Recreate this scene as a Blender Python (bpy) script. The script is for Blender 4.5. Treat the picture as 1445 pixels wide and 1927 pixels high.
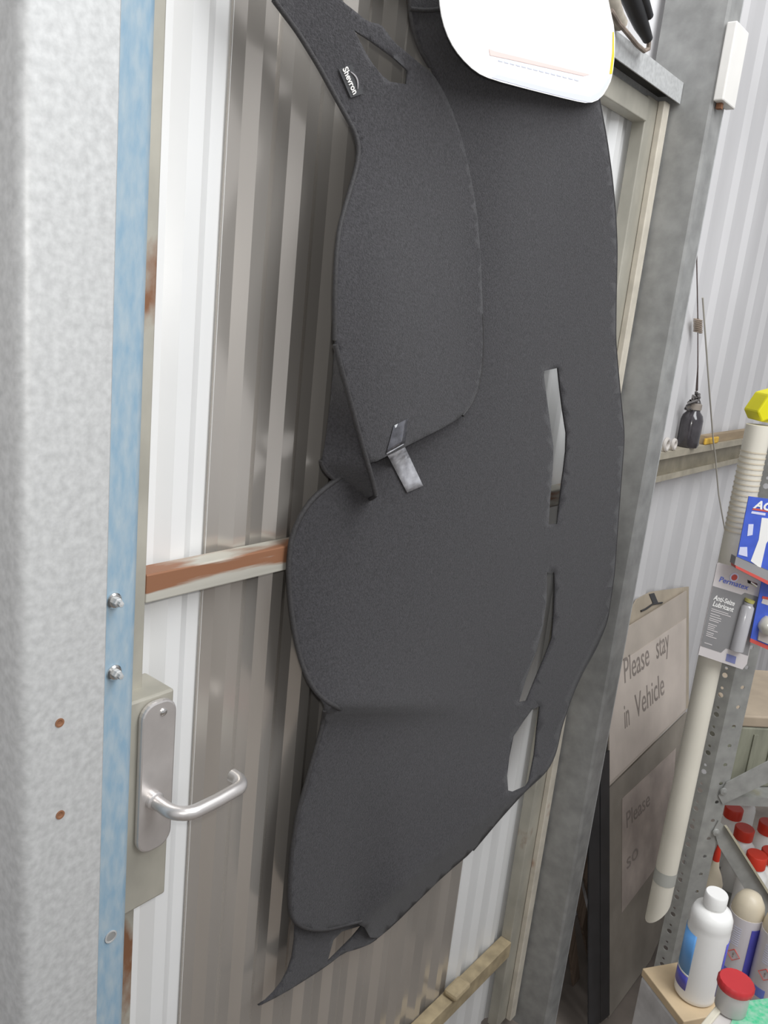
import bpy, bmesh, math, random
from mathutils import Vector, Matrix, geometry

random.seed(7)
for o in list(bpy.data.objects):
    bpy.data.objects.remove(o)
SC = bpy.context.scene
COL = SC.collection

# ------------------------------------------------------------------ camera
W, H, F = 1445.0, 1927.0, 1552.0
CX, CY = W / 2, H / 2
v_door = Vector((1288.0, 243.0, -F)).normalized()      # wall direction (+X) in camera axes
v_up = Vector((671.0, 6353.0, F)).normalized()        # world up in camera axes (approx.)
v_up = (v_up - v_door * v_up.dot(v_door)).normalized()
v_in = v_up.cross(v_door)                              # +Y, into the wall
M3 = Matrix((v_door, v_in, v_up))                      # camera -> world
CAM = Vector((0.0, -0.85, 2.03))
cam_d = bpy.data.cameras.new('camera')
cam = bpy.data.objects.new('camera', cam_d)
COL.objects.link(cam)
cam.matrix_world = Matrix.Translation(CAM) @ M3.to_4x4()
cam_d.sensor_fit = 'VERTICAL'
cam_d.sensor_height = 24.0
cam_d.lens = F / H * 24.0
cam_d.clip_start = 0.02
SC.camera = cam

# ------------------------------------------------------------------ light
SC.view_settings.view_transform = 'Standard'
SC.view_settings.look = 'None'
SC.view_settings.gamma = 1.0
SC.view_settings.use_curve_mapping = False
SC.view_settings.exposure = 0.35
world = bpy.data.worlds.new('shed_light')
world.use_nodes = True
world.node_tree.nodes['Background'].inputs[0].default_value = (0.96, 0.965, 1.0, 1)
world.node_tree.nodes['Background'].inputs[1].default_value = 0.36
SC.world = world

def lamp(name, kind, loc, energy, color=(1, 1, 1), size=0.1, target=None, size_y=None):
    l = bpy.data.lights.new(name, kind)
    l.energy = energy
    l.color = color
    if kind == 'AREA':
        l.size = size
        if size_y:
            l.shape = 'RECTANGLE'; l.size_y = size_y
    elif kind == 'POINT':
        l.shadow_soft_size = size
    o = bpy.data.objects.new(name, l)
    COL.objects.link(o)
    o.location = loc
    if target is not None:
        o.rotation_euler = (Vector(target) - Vector(loc)).to_track_quat('-Z', 'Y').to_euler()
    return o

# camera flash just right of and above the lens
FL = CAM + M3 @ Vector((0.012, 0.045, 0.02))
lamp('camera_flash', 'POINT', FL, 11.5, (1.0, 0.985, 0.96), 0.015)
# shed roof lights
lamp('roof_light', 'AREA', (1.2, -1.9, 3.9), 80.0, (0.96, 0.98, 1.0), 1.3, (1.5, -0.2, 0.9), 3.0)

# ------------------------------------------------------------------ pixel helpers
def ray(px, py):
    return M3 @ Vector(((px - CX) / F, -(py - CY) / F, -1.0))
def P(px, py, d):
    """point seen at px,py on the plane parallel to the wall, d metres from the lens"""
    r = ray(px, py)
    return CAM + r * (d / r.y)
def Pz(px, py, z):
    r = ray(px, py)
    return CAM + r * ((z - CAM.z) / r.z)
def Pt(px, py, t):
    return CAM + ray(px, py) * t
def Ppl(px, py, p0, n):
    r = ray(px, py)
    return CAM + r * ((p0 - CAM).dot(n) / r.dot(n))
def Y(d):
    return d - 0.85

# ------------------------------------------------------------------ materials
MATS = {}
def mat(name, col, rough=0.5, metal=0.0, var=0.0, vscale=8.0, rust=0.0, rcol=(0.25, 0.09, 0.03), rscale=6.0,
        bump=0.0, bscale=60.0, stretch=(1, 1, 1), trans=0.0, alpha=1.0, coat=0.0, sheen=0.0, col2=None, ior=None):
    if name in MATS:
        return MATS[name]
    m = bpy.data.materials.new(name)
    m.use_nodes = True
    nt = m.node_tree
    b = nt.nodes['Principled BSDF']
    b.inputs['Roughness'].default_value = rough
    b.inputs['Metallic'].default_value = metal
    b.inputs['Base Color'].default_value = (*col, 1)
    if trans: b.inputs['Transmission Weight'].default_value = trans
    if alpha < 1: b.inputs['Alpha'].default_value = alpha
    if coat: b.inputs['Coat Weight'].default_value = coat
    if ior: b.inputs['IOR'].default_value = ior
    if sheen:
        b.inputs['Sheen Weight'].default_value = sheen
        b.inputs['Sheen Roughness'].default_value = 0.6
    tc = nt.nodes.new('ShaderNodeTexCoord')
    mp = nt.nodes.new('ShaderNodeMapping')
    mp.inputs['Scale'].default_value = stretch
    nt.links.new(tc.outputs['Object'], mp.inputs['Vector'])
    cur = None
    def noise(scale, detail=4.0):
        n = nt.nodes.new('ShaderNodeTexNoise')
        n.inputs['Scale'].default_value = scale
        n.inputs['Detail'].default_value = detail
        nt.links.new(mp.outputs['Vector'], n.inputs['Vector'])
        return n
    def ramp(src, p0, p1, c0=(0, 0, 0, 1), c1=(1, 1, 1, 1)):
        r = nt.nodes.new('ShaderNodeValToRGB')
        r.color_ramp.elements[0].position = p0
        r.color_ramp.elements[1].position = p1
        r.color_ramp.elements[0].color = c0
        r.color_ramp.elements[1].color = c1
        nt.links.new(src, r.inputs['Fac'])
        return r
    if var or col2:
        n = noise(vscale, 6.0)
        c2 = col2 if col2 else tuple(max(0, c * (1 - var)) for c in col)
        c1 = col if col2 else tuple(min(1, c * (1 + var)) for c in col)
        r = ramp(n.outputs['Fac'], 0.32, 0.68, (*c2, 1), (*c1, 1))
        cur = r.outputs['Color']
    if rust:
        n = noise(rscale, 8.0)
        r = ramp(n.outputs['Fac'], 0.72 - rust, 0.78 - rust)
        mx = nt.nodes.new('ShaderNodeMix')
        mx.data_type = 'RGBA'
        nt.links.new(r.outputs['Color'], mx.inputs['Factor'])
        if cur: nt.links.new(cur, mx.inputs['A'])
        else: mx.inputs['A'].default_value = (*col, 1)
        mx.inputs['B'].default_value = (*rcol, 1)
        cur = mx.outputs['Result']
    if cur:
        nt.links.new(cur, b.inputs['Base Color'])
    if bump:
        n = noise(bscale, 3.0)
        bp = nt.nodes.new('ShaderNodeBump')
        bp.inputs['Strength'].default_value = bump
        bp.inputs['Distance'].default_value = 0.002
        nt.links.new(n.outputs['Fac'], bp.inputs['Height'])
        nt.links.new(bp.outputs['Normal'], b.inputs['Normal'])
    MATS[name] = m
    return m

GALV = mat('galvanised_steel', (0.50, 0.505, 0.50), 0.52, 0.2, 0.12, 110.0, rust=0.02, rcol=(0.36, 0.30, 0.24), rscale=5.0, bump=0.08, bscale=120)
GALVD = mat('galvanised_weathered', (0.33, 0.33, 0.32), 0.55, 0.3, 0.16, 22.0, rust=0.03, rcol=(0.30, 0.25, 0.19), rscale=4.0, bump=0.1, bscale=130)
OLIVE = mat('dull_zinc_frame', (0.42, 0.40, 0.34), 0.5, 0.3, 0.15, 14.0, rust=0.105, rcol=(0.24, 0.115, 0.06), rscale=7.0, stretch=(1, 1, 0.6), bump=0.08)
RAILM = mat('rusty_zinc_rail', (0.50, 0.48, 0.42), 0.5, 0.25, 0.15, 12.0, rust=0.235, rcol=(0.30, 0.14, 0.075), rscale=9.0, stretch=(0.25, 1, 3.0), bump=0.08)
DUSTY = mat('dusty_bottom_rail', (0.36, 0.29, 0.18), 0.8, 0.0, 0.2, 30.0)
BLUE = mat('faded_blue_paint', (0.23, 0.35, 0.45), 0.55, 0.0, 0.0, 90.0, col2=(0.35, 0.43, 0.48), stretch=(1, 1, 0.35), bump=0.12, bscale=260)
WHITES = mat('white_cladding', (0.73, 0.73, 0.72), 0.32, 0.0, 0.03, 4.0, rust=0.0, rcol=(0.55, 0.45, 0.36), rscale=3.0)
ZINC = mat('bare_zinc_cladding', (0.55, 0.515, 0.47), 0.19, 0.60, 0.08, 5.0, rust=0.03, rcol=(0.42, 0.36, 0.25), rscale=3.5, stretch=(1, 1, 0.25))
WALLM = mat('grey_wall_cladding', (0.64, 0.63, 0.63), 0.5, 0.05, 0.10, 3.0, stretch=(1, 1, 0.4))
CARPET = mat('black_carpet', (0.047, 0.0445, 0.049), 0.95, 0.0, 0.0, 300.0, col2=(0.020, 0.019, 0.021), bump=0.7, bscale=520, sheen=0.12)
HEM = mat('black_hem_tape', (0.040, 0.038, 0.039), 0.7, 0.0, 0.2, 300.0, bump=0.4, bscale=600)
STEEL = mat('satin_stainless', (0.66, 0.63, 0.61), 0.33, 0.7, 0.04, 40.0)
CHROME = mat('bright_screw', (0.75, 0.74, 0.72), 0.2, 1.0)
BLACK = mat('black_rubber', (0.015, 0.015, 0.016), 0.45, 0.0, 0.15, 40.0)
BLACKM = mat('black_painted_metal', (0.022, 0.022, 0.024), 0.4, 0.0, 0.2, 20.0)
CARD = mat('white_card', (0.93, 0.93, 0.92), 0.35, coat=0.2, var=0.01)
CBLUE = mat('blue_print', (0.12, 0.17, 0.62), 0.4, var=0.05)
CYELL = mat('yellow_print', (0.85, 0.62, 0.03), 0.4, var=0.05)
CRED = mat('red_print', (0.62, 0.10, 0.08), 0.45, var=0.05)
CGREY = mat('grey_print', (0.45, 0.45, 0.47), 0.5, var=0.05)
PALEPINK = mat('pale_red_print', (0.86, 0.62, 0.58), 0.45, var=0.03)
PALEBLUE = mat('pale_blue_print', (0.66, 0.68, 0.86), 0.45, var=0.03)
INK = mat('faded_ink', (0.25, 0.215, 0.19), 0.8, var=0.2)
BOARD = mat('dusty_sign_board', (0.47, 0.41, 0.35), 0.7, var=0.13, vscale=5.0)
SHEETP = mat('dusty_sign_paper', (0.56, 0.49, 0.43), 0.6, var=0.10, vscale=7.0)
BOARDG = mat('grey_brown_board', (0.27, 0.24, 0.20), 0.8, var=0.2, vscale=6.0)
TIMBER = mat('old_plywood', (0.26, 0.19, 0.14), 0.75, var=0.3, vscale=12.0, stretch=(6, 6, 0.6))
TUBE = mat('cream_plastic', (0.72, 0.68, 0.58), 0.45, var=0.06, vscale=6.0)
TAPEG = mat('grey_tape', (0.42, 0.42, 0.38), 0.5, var=0.1)
RACKM = mat('rack_galvanised', (0.36, 0.36, 0.34), 0.5, 0.35, 0.14, 30.0, rust=0.02, rcol=(0.36, 0.33, 0.22), bump=0.06)
WHITEP = mat('white_plastic', (0.86, 0.85, 0.82), 0.35, var=0.02)
LBLUE = mat('light_blue_label', (0.14, 0.38, 0.78), 0.4, var=0.1, vscale=20)
DBLUE = mat('deep_blue_label', (0.10, 0.10, 0.50), 0.4, var=0.1, vscale=20)
PBLUE = mat('pack_blue', (0.06, 0.12, 0.58), 0.35, var=0.12, vscale=30, coat=0.3)
REDC = mat('red_cap', (0.68, 0.045, 0.02), 0.4, var=0.08)
REDJ = mat('dark_red_lid', (0.50, 0.03, 0.035), 0.4, var=0.1)
CREAM = mat('cream_can', (0.66, 0.58, 0.44), 0.4, var=0.06)
CANW = mat('can_white', (0.74, 0.70, 0.72), 0.35, var=0.04)
CARTON = mat('tan_carton', (0.60, 0.46, 0.29), 0.7, var=0.12, vscale=14)
FILM = mat('crumpled_film', (0.52, 0.51, 0.51), 0.3, var=0.25, vscale=16, bump=0.6, bscale=30)
GREEN = mat('green_label', (0.05, 0.50, 0.24), 0.6, col2=(0.30, 0.55, 0.40), vscale=120)
GLASSJ = mat('cloudy_jar_plastic', (0.62, 0.60, 0.58), 0.3, var=0.08, trans=0.25)
DARKG = mat('dark_glass', (0.05, 0.045, 0.05), 0.15, var=0.3, vscale=30, coat=0.4)
YELL = mat('yellow_plastic', (0.72, 0.66, 0.0), 0.5, var=0.06)
YWAX = mat('yellow_ochre', (0.62, 0.38, 0.05), 0.7, var=0.2, vscale=40)
WIRE = mat('rusty_wire', (0.15, 0.12, 0.11), 0.6, 0.4, 0.3, 50)
CORD = mat('pale_cord', (0.44, 0.42, 0.37), 0.8, var=0.1)
PACKG = mat('pack_grey', (0.24, 0.235, 0.235), 0.35, var=0.06, coat=0.3)
PACKW = mat('pack_white', (0.62, 0.58, 0.57), 0.4, var=0.04)
PACKC = mat('pack_clear_tube', (0.44, 0.43, 0.44), 0.2, var=0.08, coat=0.5)
TAPEC = mat('clear_tape', (0.36, 0.36, 0.38), 0.12, var=0.35, vscale=60, coat=0.6, bump=0.4, bscale=90)
TAPED = mat('clear_tape_on_carpet', (0.07, 0.07, 0.08), 0.10, var=0.5, vscale=70, coat=0.8, bump=0.5, bscale=90)
FLOORM = mat('dirty_concrete', (0.20, 0.17, 0.145), 0.85, var=0.25, vscale=6.0, bump=0.3, bscale=40)
RUSTH = mat('rust_brown', (0.22, 0.10, 0.05), 0.8, var=0.2)
HOLE = mat('hole_dark', (0.02, 0.018, 0.016), 0.9, var=0.2)
OFFW = mat('off_white_paint', (0.78, 0.76, 0.72), 0.5, var=0.05)

# ------------------------------------------------------------------ mesh helpers
class MB:
    def __init__(s):
        s.v = []; s.f = []
    def add(s, vs, fs):
        b = len(s.v)
        s.v += [Vector(v) for v in vs]
        s.f += [tuple(b + i for i in f) for f in fs]
        return s
    def box(s, x0, x1, y0, y1, z0, z1):
        vs = [(x, y, z) for z in (z0, z1) for y in (y0, y1) for x in (x0, x1)]
        return s.add(vs, [(0, 2, 3, 1), (4, 5, 7, 6), (0, 1, 5, 4), (2, 6, 7, 3), (0, 4, 6, 2), (1, 3, 7, 5)])
    def hexa(s, q, off):
        """quad q (4 points) extruded by vector off"""
        q = [Vector(p) for p in q]; off = Vector(off)
        vs = q + [p + off for p in q]
        return s.add(vs, [(0, 1, 2, 3), (7, 6, 5, 4), (0, 4, 5, 1), (1, 5, 6, 2), (2, 6, 7, 3), (3, 7, 4, 0)])
    def prism(s, pts, off):
        pts = [Vector(p) for p in pts]; off = Vector(off); n = len(pts)
        vs = pts + [p + off for p in pts]
        fs = [tuple(range(n)), tuple(range(2 * n - 1, n - 1, -1))]
        fs += [(i, i + n, (i + 1) % n + n, (i + 1) % n) for i in range(n)]
        return s.add(vs, fs)
    def tube(s, path, r, seg=8, cap=True):
        path = [Vector(p) for p in path]
        rs = r if isinstance(r, (list, tuple)) else [r] * len(path)
        n = len(path); vs = []; prev = None
        for i, p in enumerate(path):
            t = (path[min(i + 1, n - 1)] - path[max(i - 1, 0)]).normalized()
            if prev is None:
                a = t.orthogonal().normalized()
            else:
                a = prev - t * prev.dot(t)
                a = a.normalized() if a.length > 1e-6 else t.orthogonal().normalized()
            prev = a
            b = t.cross(a)
            vs += [p + (a * math.cos(k * 2 * math.pi / seg) + b * math.sin(k * 2 * math.pi / seg)) * rs[i] for k in range(seg)]
        fs = []
        for i in range(n - 1):
            for k in range(seg):
                k2 = (k + 1) % seg
                fs.append((i * seg + k, i * seg + k2, (i + 1) * seg + k2, (i + 1) * seg + k))
        if cap:
            fs.append(tuple(range(seg - 1, -1, -1)))
            fs.append(tuple((n - 1) * seg + k for k in range(seg)))
        return s.add(vs, fs)
    def lathe(s, prof, seg=24, a0=0.0, a1=2 * math.pi, mtx=None):
        full = abs(a1 - a0 - 2 * math.pi) < 1e-6
        m = seg if full else seg + 1
        vs = []
        for r, z in prof:
            for k in range(m):
                a = a0 + (a1 - a0) * k / seg
                p = Vector((r * math.cos(a), r * math.sin(a), z))
                vs.append(mtx @ p if mtx else p)
        fs = []
        for i in range(len(prof) - 1):
            for k in range(seg):
                k2 = (k + 1) % m
                fs.append((i * m + k, i * m + k2, (i + 1) * m + k2, (i + 1) * m + k))
        if full:
            if prof[0][0] > 1e-5: fs.append(tuple(range(m - 1, -1, -1)))
            if prof[-1][0] > 1e-5: fs.append(tuple((len(prof) - 1) * m + k for k in range(m)))
        return s.add(vs, fs)
    def build(s, name, m, parent=None, smooth=False, bevel=0.0, solid=None, solid_off=0.0, weld=False):
        me = bpy.data.meshes.new(name)
        org = parent.matrix_world.translation if parent else Vector((0, 0, 0))
        if parent is None and s.v:
            org = Vector((sum(v.x for v in s.v) / len(s.v), sum(v.y for v in s.v) / len(s.v), min(v.z for v in s.v)))
        wo = org
        me.from_pydata([v - wo for v in s.v], [], s.f)
        me.validate()
        bm = bmesh.new(); bm.from_mesh(me)
        if weld: bmesh.ops.remove_doubles(bm, verts=bm.verts, dist=1e-5)
        if solid is None: bmesh.ops.recalc_face_normals(bm, faces=bm.faces)
        bm.to_mesh(me); bm.free()
        me.materials.append(m)
        if smooth:
            for p in me.polygons: p.use_smooth = True
            try: me.set_sharp_from_angle(angle=math.radians(40 if smooth is True else smooth))
            except Exception: pass
        o = bpy.data.objects.new(name, me)
        COL.objects.link(o)
        if parent:
            o.parent = parent
            WORLD[o.name] = wo
            o.matrix_world = Matrix.Translation(wo)
            o.matrix_parent_inverse = Matrix.Identity(4)
            o.location = (0, 0, 0) if wo == parent_world(parent) else wo - parent_world(parent)
        else:
            o.location = org
        WORLD[o.name] = wo.copy()
        o.matrix_world = Matrix.Translation(wo)
        if parent:
            o.matrix_basis = Matrix.Translation(wo - parent_world(parent))
        if bevel:
            b = o.modifiers.new('bevel', 'BEVEL'); b.width = bevel; b.segments = 2; b.limit_method = 'ANGLE'
        if solid:
            sd = o.modifiers.new('solid', 'SOLIDIFY'); sd.thickness = solid; sd.offset = solid_off
        return o

WORLD = {}
def parent_world(o):
    return WORLD.get(o.name, o.location.copy())

def empty(name, loc):
    o = bpy.data.objects.new(name, None)
    COL.objects.link(o)
    o.location = loc
    o.empty_display_size = 0.05
    o.matrix_world = Matrix.Translation(Vector(loc))
    WORLD[o.name] = Vector(loc)
    return o
def tag(o, label=None, cat=None, group=None, kind=None):
    if label: o['label'] = label
    if cat: o['category'] = cat
    if group: o['group'] = group
    if kind: o['kind'] = kind
    return o

def inside(p, poly):
    x, y = p; c = False; n = len(poly)
    for i in range(n):
        x1, y1 = poly[i]; x2, y2 = poly[(i + 1) % n]
        if (y1 > y) != (y2 > y) and x < (x2 - x1) * (y - y1) / (y2 - y1) + x1:
            c = not c
    return c
def smooth_poly(poly, it=1):
    for _ in range(it):
        out = []
        n = len(poly)
        for i in range(n):
            a = poly[i]; b = poly[(i + 1) % n]
            out += [(a[0] * .75 + b[0] * .25, a[1] * .75 + b[1] * .25), (a[0] * .25 + b[0] * .75, a[1] * .25 + b[1] * .75)]
        poly = out
    return poly
def sheet(outline, holes, step, fn):
    """triangulated sheet: 2-D outline with holes, interior grid, mapped to 3-D by fn"""
    pts = []; edges = []
    for poly in [outline] + holes:
        b = len(pts); n = len(poly)
        pts += [Vector(p) for p in poly]
        edges += [(b + i, b + (i + 1) % n) for i in range(n)]
    xs = [p[0] for p in outline]; ys = [p[1] for p in outline]
    if step:
        j = 0; y = min(ys) + step * .5
        while y < max(ys):
            x = min(xs) + step * (.5 if j % 2 else .0)
            while x < max(xs):
                if inside((x, y), outline) and not any(inside((x, y), h) for h in holes):
                    pts.append(Vector((x, y)))
                x += step
            y += step; j += 1
    vs, es, fs, *_ = geometry.delaunay_2d_cdt(pts, edges, [], 0, 1e-6)
    m = MB()
    keep = []
    for f in fs:
        c = (sum(vs[i][0] for i in f) / len(f), sum(vs[i][1] for i in f) / len(f))
        if inside(c, outline) and not any(inside(c, h) for h in holes):
            keep.append(tuple(f))
    used = sorted({i for f in keep for i in f}); ix = {i: k for k, i in enumerate(used)}
    m.v = [Vector(fn(vs[i][0], vs[i][1])) for i in used]
    m.f = [tuple(ix[i] for i in f) for f in keep]
    return m
def orient(m, towards=None):
    """make the faces of an open sheet point to the lens side"""
    out = []
    for f in m.f:
        a, b, c = (m.v[f[0]], m.v[f[1]], m.v[f[2]])
        n = (b - a).cross(c - a)
        out.append(f if n.dot(CAM - a) > 0 else tuple(reversed(f)))
    m.f = out
    return m

def lettering(text, origin, u, v, size, material, parent, name='lettering', shear=0.0, bold=0.0, thick=0.0004, align='LEFT', squeeze=1.0):
    cu = bpy.data.curves.new('txt', 'FONT')
    cu.body = text; cu.size = 1.0; cu.extrude = thick / size; cu.offset = bold; cu.shear = shear
    cu.align_x = align; cu.resolution_u = 3
    to = bpy.data.objects.new('txt', cu)
    COL.objects.link(to)
    dg = bpy.context.evaluated_depsgraph_get(); dg.update()
    me = bpy.data.meshes.new_from_object(to.evaluated_get(dg))
    bpy.data.objects.remove(to)
    u = Vector(u).normalized(); v = Vector(v).normalized(); w = u.cross(v)
    m = MB()
    m.v = [Vector(origin) + (u * p.co.x * squeeze + v * p.co.y + w * p.co.z) * size for p in me.vertices]
    m.f = [tuple(p.vertices) for p in me.polygons]
    bpy.data.meshes.remove(me)
    return m.build(name, material, parent)

def corrugated(x0, x1, z0, z1, y, pitch, crest, slope, depth, phase=0.0):
    """profiled sheet in the plane y, crests stand forward (-y)"""
    xs = [(x0, None)]
    k = math.floor((x0 - phase) / pitch) - 1
    prof = []
    while phase + k * pitch < x1 + pitch:
        b = phase + k * pitch
        prof += [(b, 0), (b + slope, 1), (b + slope + crest, 1), (b + 2 * slope + crest, 0)]
        k += 1
    def h(x):
        for (xa, ha), (xb, hb) in zip(prof, prof[1:]):
            if xa <= x <= xb:
                return ha + (hb - ha) * (x - xa) / max(1e-9, xb - xa)
        return 0
    pts = [x0] + [p[0] for p in prof if x0 < p[0] < x1] + [x1]
    m = MB()
    nz = 2
    zs = [z0 + (z1 - z0) * i / nz for i in range(nz + 1)]
    for z in zs:
        m.v += [Vector((x, y - depth * h(x), z)) for x in pts]
    n = len(pts)
    for i in range(nz):
        for j in range(n - 1):
            m.f.append((i * n + j, i * n + j + 1, (i + 1) * n + j + 1, (i + 1) * n + j))
    return m

ZC = CAM.z
# ================================================================== SETTING
MB().box(-2.5, 7.0, -4.5, 0.6, -0.06, 0.0).build('floor', FLOORM)['kind'] = 'structure'

DX0, DX1 = 0.50, 1.965          # door opening
wall = empty('wall_back', (2.0, 0.1, 0)); wall['kind'] = 'structure'
for (a, b, z0, z1) in ((-1.6, 0.46, 0.0, 3.7), (2.0, 3.05, 0.0, 3.7), (3.0, 6.2, 0.0, 3.7)):
    yo = 0.075 if a < 2.9 else 0.073
    corrugated(a, b, z0, z1, yo, 0.19, 0.045, 0.03, 0.013, 0.05).build('cladding_sheet', WALLM, wall, solid=0.001)
corrugated(0.46, 2.0, ZC + 0.56, 3.7, 0.075, 0.19, 0.045, 0.03, 0.013, 0.05).build('cladding_sheet', WALLM, wall, solid=0.001)

door = empty('door_1', (1.2, 0.02, 0.03)); door['kind'] = 'structure'
CL = 0.0485
corrugated(0.52, 0.738, 0.03, ZC + 0.52, CL + 0.0015, 0.085, 0.023, 0.019, 0.012, 0.650).build('cladding_sheet', WHITES, door, solid=0.0008)
corrugated(0.7325, 1.612, 0.03, ZC + 0.52, CL, 0.085, 0.023, 0.019, 0.012, 0.760).build('cladding_sheet', ZINC, door, solid=0.0008)
corrugated(1.604, 1.955, 0.03, ZC + 0.52, CL + 0.0015, 0.085, 0.023, 0.019, 0.012, 1.625).build('cladding_sheet', WHITES, door, solid=0.0008)
MB().box(0.515, 0.605, 0.0, 0.035, 0.03, ZC + 0.52).build('stile', OLIVE, door, bevel=0.002)
s2 = MB().box(1.872, 1.955, 0.004, 0.035, 0.03, ZC + 0.52)
s2.build('stile', OLIVE, door, bevel=0.002)
MB().box(1.925, 1.957, -0.012, 0.0035, 0.03, ZC + 0.52).build('stile_edge', mat('pale_edge', (0.62, 0.57, 0.48), 0.5, 0.1, 0.12, 20.0, rust=0.10, rcol=(0.34, 0.17, 0.10), rscale=5.0), door, bevel=0.002)
MB().box(0.6055, 1.8715, 0.0, 0.035, ZC - 0.398, ZC - 0.359).build('rail', RAILM, door, bevel=0.002)
MB().box(0.6055, 1.8715, 0.0, 0.035, ZC + 0.465, ZC + 0.512).build('rail', OLIVE, door, bevel=0.002)
MB().box(0.6055, 1.8715, 0.0, 0.035, ZC - 1.745, ZC - 1.695).build('rail', DUSTY, door, bevel=0.002)
lm = MB().box(1.575, 1.645, -0.012, 0.03, ZC - 1.6945, ZC - 1.674)
lm.build('bottom_bolt', DUSTY, door, bevel=0.008)
# lock box, plate and lever
MB().box(0.556, 0.634, -0.03, 0.0345, ZC - 0.832, ZC - 0.515).build('lock_box', OLIVE, door, bevel=0.003)
pl = MB()
xa, xb, za, zb, rr = 0.578, 0.632, ZC - 0.742, ZC - 0.520, 0.022
ol = []
for cx, cz, a in ((xb - rr, zb - rr, 0), (xa + rr, zb - rr, 90), (xa + rr, za + rr, 180), (xb - rr, za + rr, 270)):
    ol += [(cx + rr * math.cos(math.radians(a + 15 * k)), -0.0305, cz + rr * math.sin(math.radians(a + 15 * k))) for k in range(7)]
pl.prism(ol, (0, -0.010, 0))
plate = pl.build('handle_plate', STEEL, door, bevel=0.003)
hx, hz = 0.600, ZC - 0.662
path = [(hx, -0.041, hz), (hx, -0.055, hz), (hx, -0.070, hz)]
for k in range(1, 8):
    a = math.pi / 2 * k / 7
    path.append((hx + 0.028 * (1 - math.cos(a)), -0.070 - 0.028 * math.sin(a), hz))
path += [(hx + 0.06, -0.098, hz), (hx + 0.085, -0.098, hz + .002)]
for k in range(1, 8):
    a = math.pi / 2 * k / 7
    path.append((hx + 0.092 + 0.022 * math.sin(a), -0.098 + 0.022 * (1 - math.cos(a)), hz + .002))
path += [(hx + 0.114, -0.066, hz + .002)]
MB().tube(path, 0.0095, 16).build('lever', STEEL, plate, smooth=50)
YR = Matrix.Rotation(math.radians(90), 4, 'X')
MB().lathe([(0.0125, 0.0), (0.0125, 0.006), (0.010, 0.008)], 20, mtx=Matrix.Translation((hx, -0.0405, hz)) @ YR).build('lever_collar', STEEL, plate, smooth=True)
MB().lathe([(0.005, 0.0), (0.005, 0.0015), (0.003, 0.003), (0, 0.003)], 14, mtx=Matrix.Translation((0.610, -0.0405, ZC - 0.537)) @ YR).build('screw', CHROME, plate, smooth=True)

# posts
post = empty('steel_post', (0.434, -0.05, 0))
tag(post, 'pale galvanised steel post with broad flat face left of the blue strip', 'post')
prof = [(0.385, 0.05), (0.385, -0.092)]
for k in range(1, 6):
    a = math.pi / 2 * k / 6
    prof.append((0.398 - 0.013 * math.cos(a), -0.092 - 0.013 * math.sin(a)))
prof += [(0.398, -0.105), (0.480, -0.105), (0.482, -0.103), (0.482, -0.095), (0.400, -0.095), (0.395, -0.09), (0.395, 0.05)]
MB().prism([(x, y, 0.0) for x, y in prof], (0, 0, 3.7)).build('channel', GALV, post, smooth=30)
for px, py in ((112, 1360), (113, 1533)):
    p = P(px, py, 0.745)
    MB().lathe([(0.0052, 0), (0.0052, 0.0008), (0.0035, 0.0009), (0, -0.001)], 14, mtx=Matrix.Translation((p.x, -0.1051, p.z)) @ YR).build('rusty_hole', RUSTH, post)

bs = empty('jamb_strip', (0.52, -0.04, 0))
tag(bs, 'faded light blue painted steel strip with two bolts beside the door', 'door frame')
MB().prism([(0.486, -0.03, 0), (0.486, -0.05, 0), (0.549, -0.05, 0), (0.5575, -0.046, 0), (0.560, -0.040, 0), (0.560, -0.03, 0)], (0, 0, ZC + 0.62)).build('strip', BLUE, bs, smooth=50)
for px, py in ((214, 1130), (214, 1265)):
    p = P(px, py, 0.80)
    b = MB().lathe([(0.0098, 0), (0.0098, 0.002), (0.008, 0.004), (0.0062, 0.0042)], 20, mtx=Matrix.Translation((p.x, -0.0502, p.z)) @ YR).build('washer', CHROME, bs, smooth=True)
    MB().lathe([(0.0058, 0.0042), (0.0058, 0.010), (0.0048, 0.011), (0.0035, 0.011), (0.0035, 0.016), (0, 0.0165)], 6, mtx=Matrix.Translation((p.x, -0.0502, p.z)) @ YR).build('bolt', GALV, b)
p = P(208, 1762, 0.80)
b = MB().lathe([(0.0088, 0), (0.0088, 0.0012), (0.0068, 0.0012), (0.0066, 0.0003)], 20, mtx=Matrix.Translation((p.x, -0.0502, p.z)) @ YR).build('hole_rim', GALV, bs)
MB().lathe([(0.0068, 0.0002), (0.0068, 0.0006), (0, 0.0006)], 16, mtx=Matrix.Translation((p.x, -0.0502, p.z)) @ YR).build('bolt_hole', GALVD, b)

post2 = empty('steel_post', (1.99, -0.05, 0))
tag(post2, 'grey weathered steel channel post standing right of the black mat', 'post')
pr = [(1.966, 0.045), (1.966, -0.098), (1.969, -0.105), (2.036, -0.105), (2.036, -0.088), (2.033, -0.088), (2.033, -0.101), (1.970, -0.101), (1.970, 0.045)]
MB().prism([(x, y, 0.0) for x, y in pr], (0, 0, 3.7)).build('channel', GALVD, post2)
MB().box(2.0335, 2.046, -0.104, -0.088, 0.0, 3.7).build('lip', GALV, post2, bevel=0.002)  # lighter steel colour paints the brighter lit front edge

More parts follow.
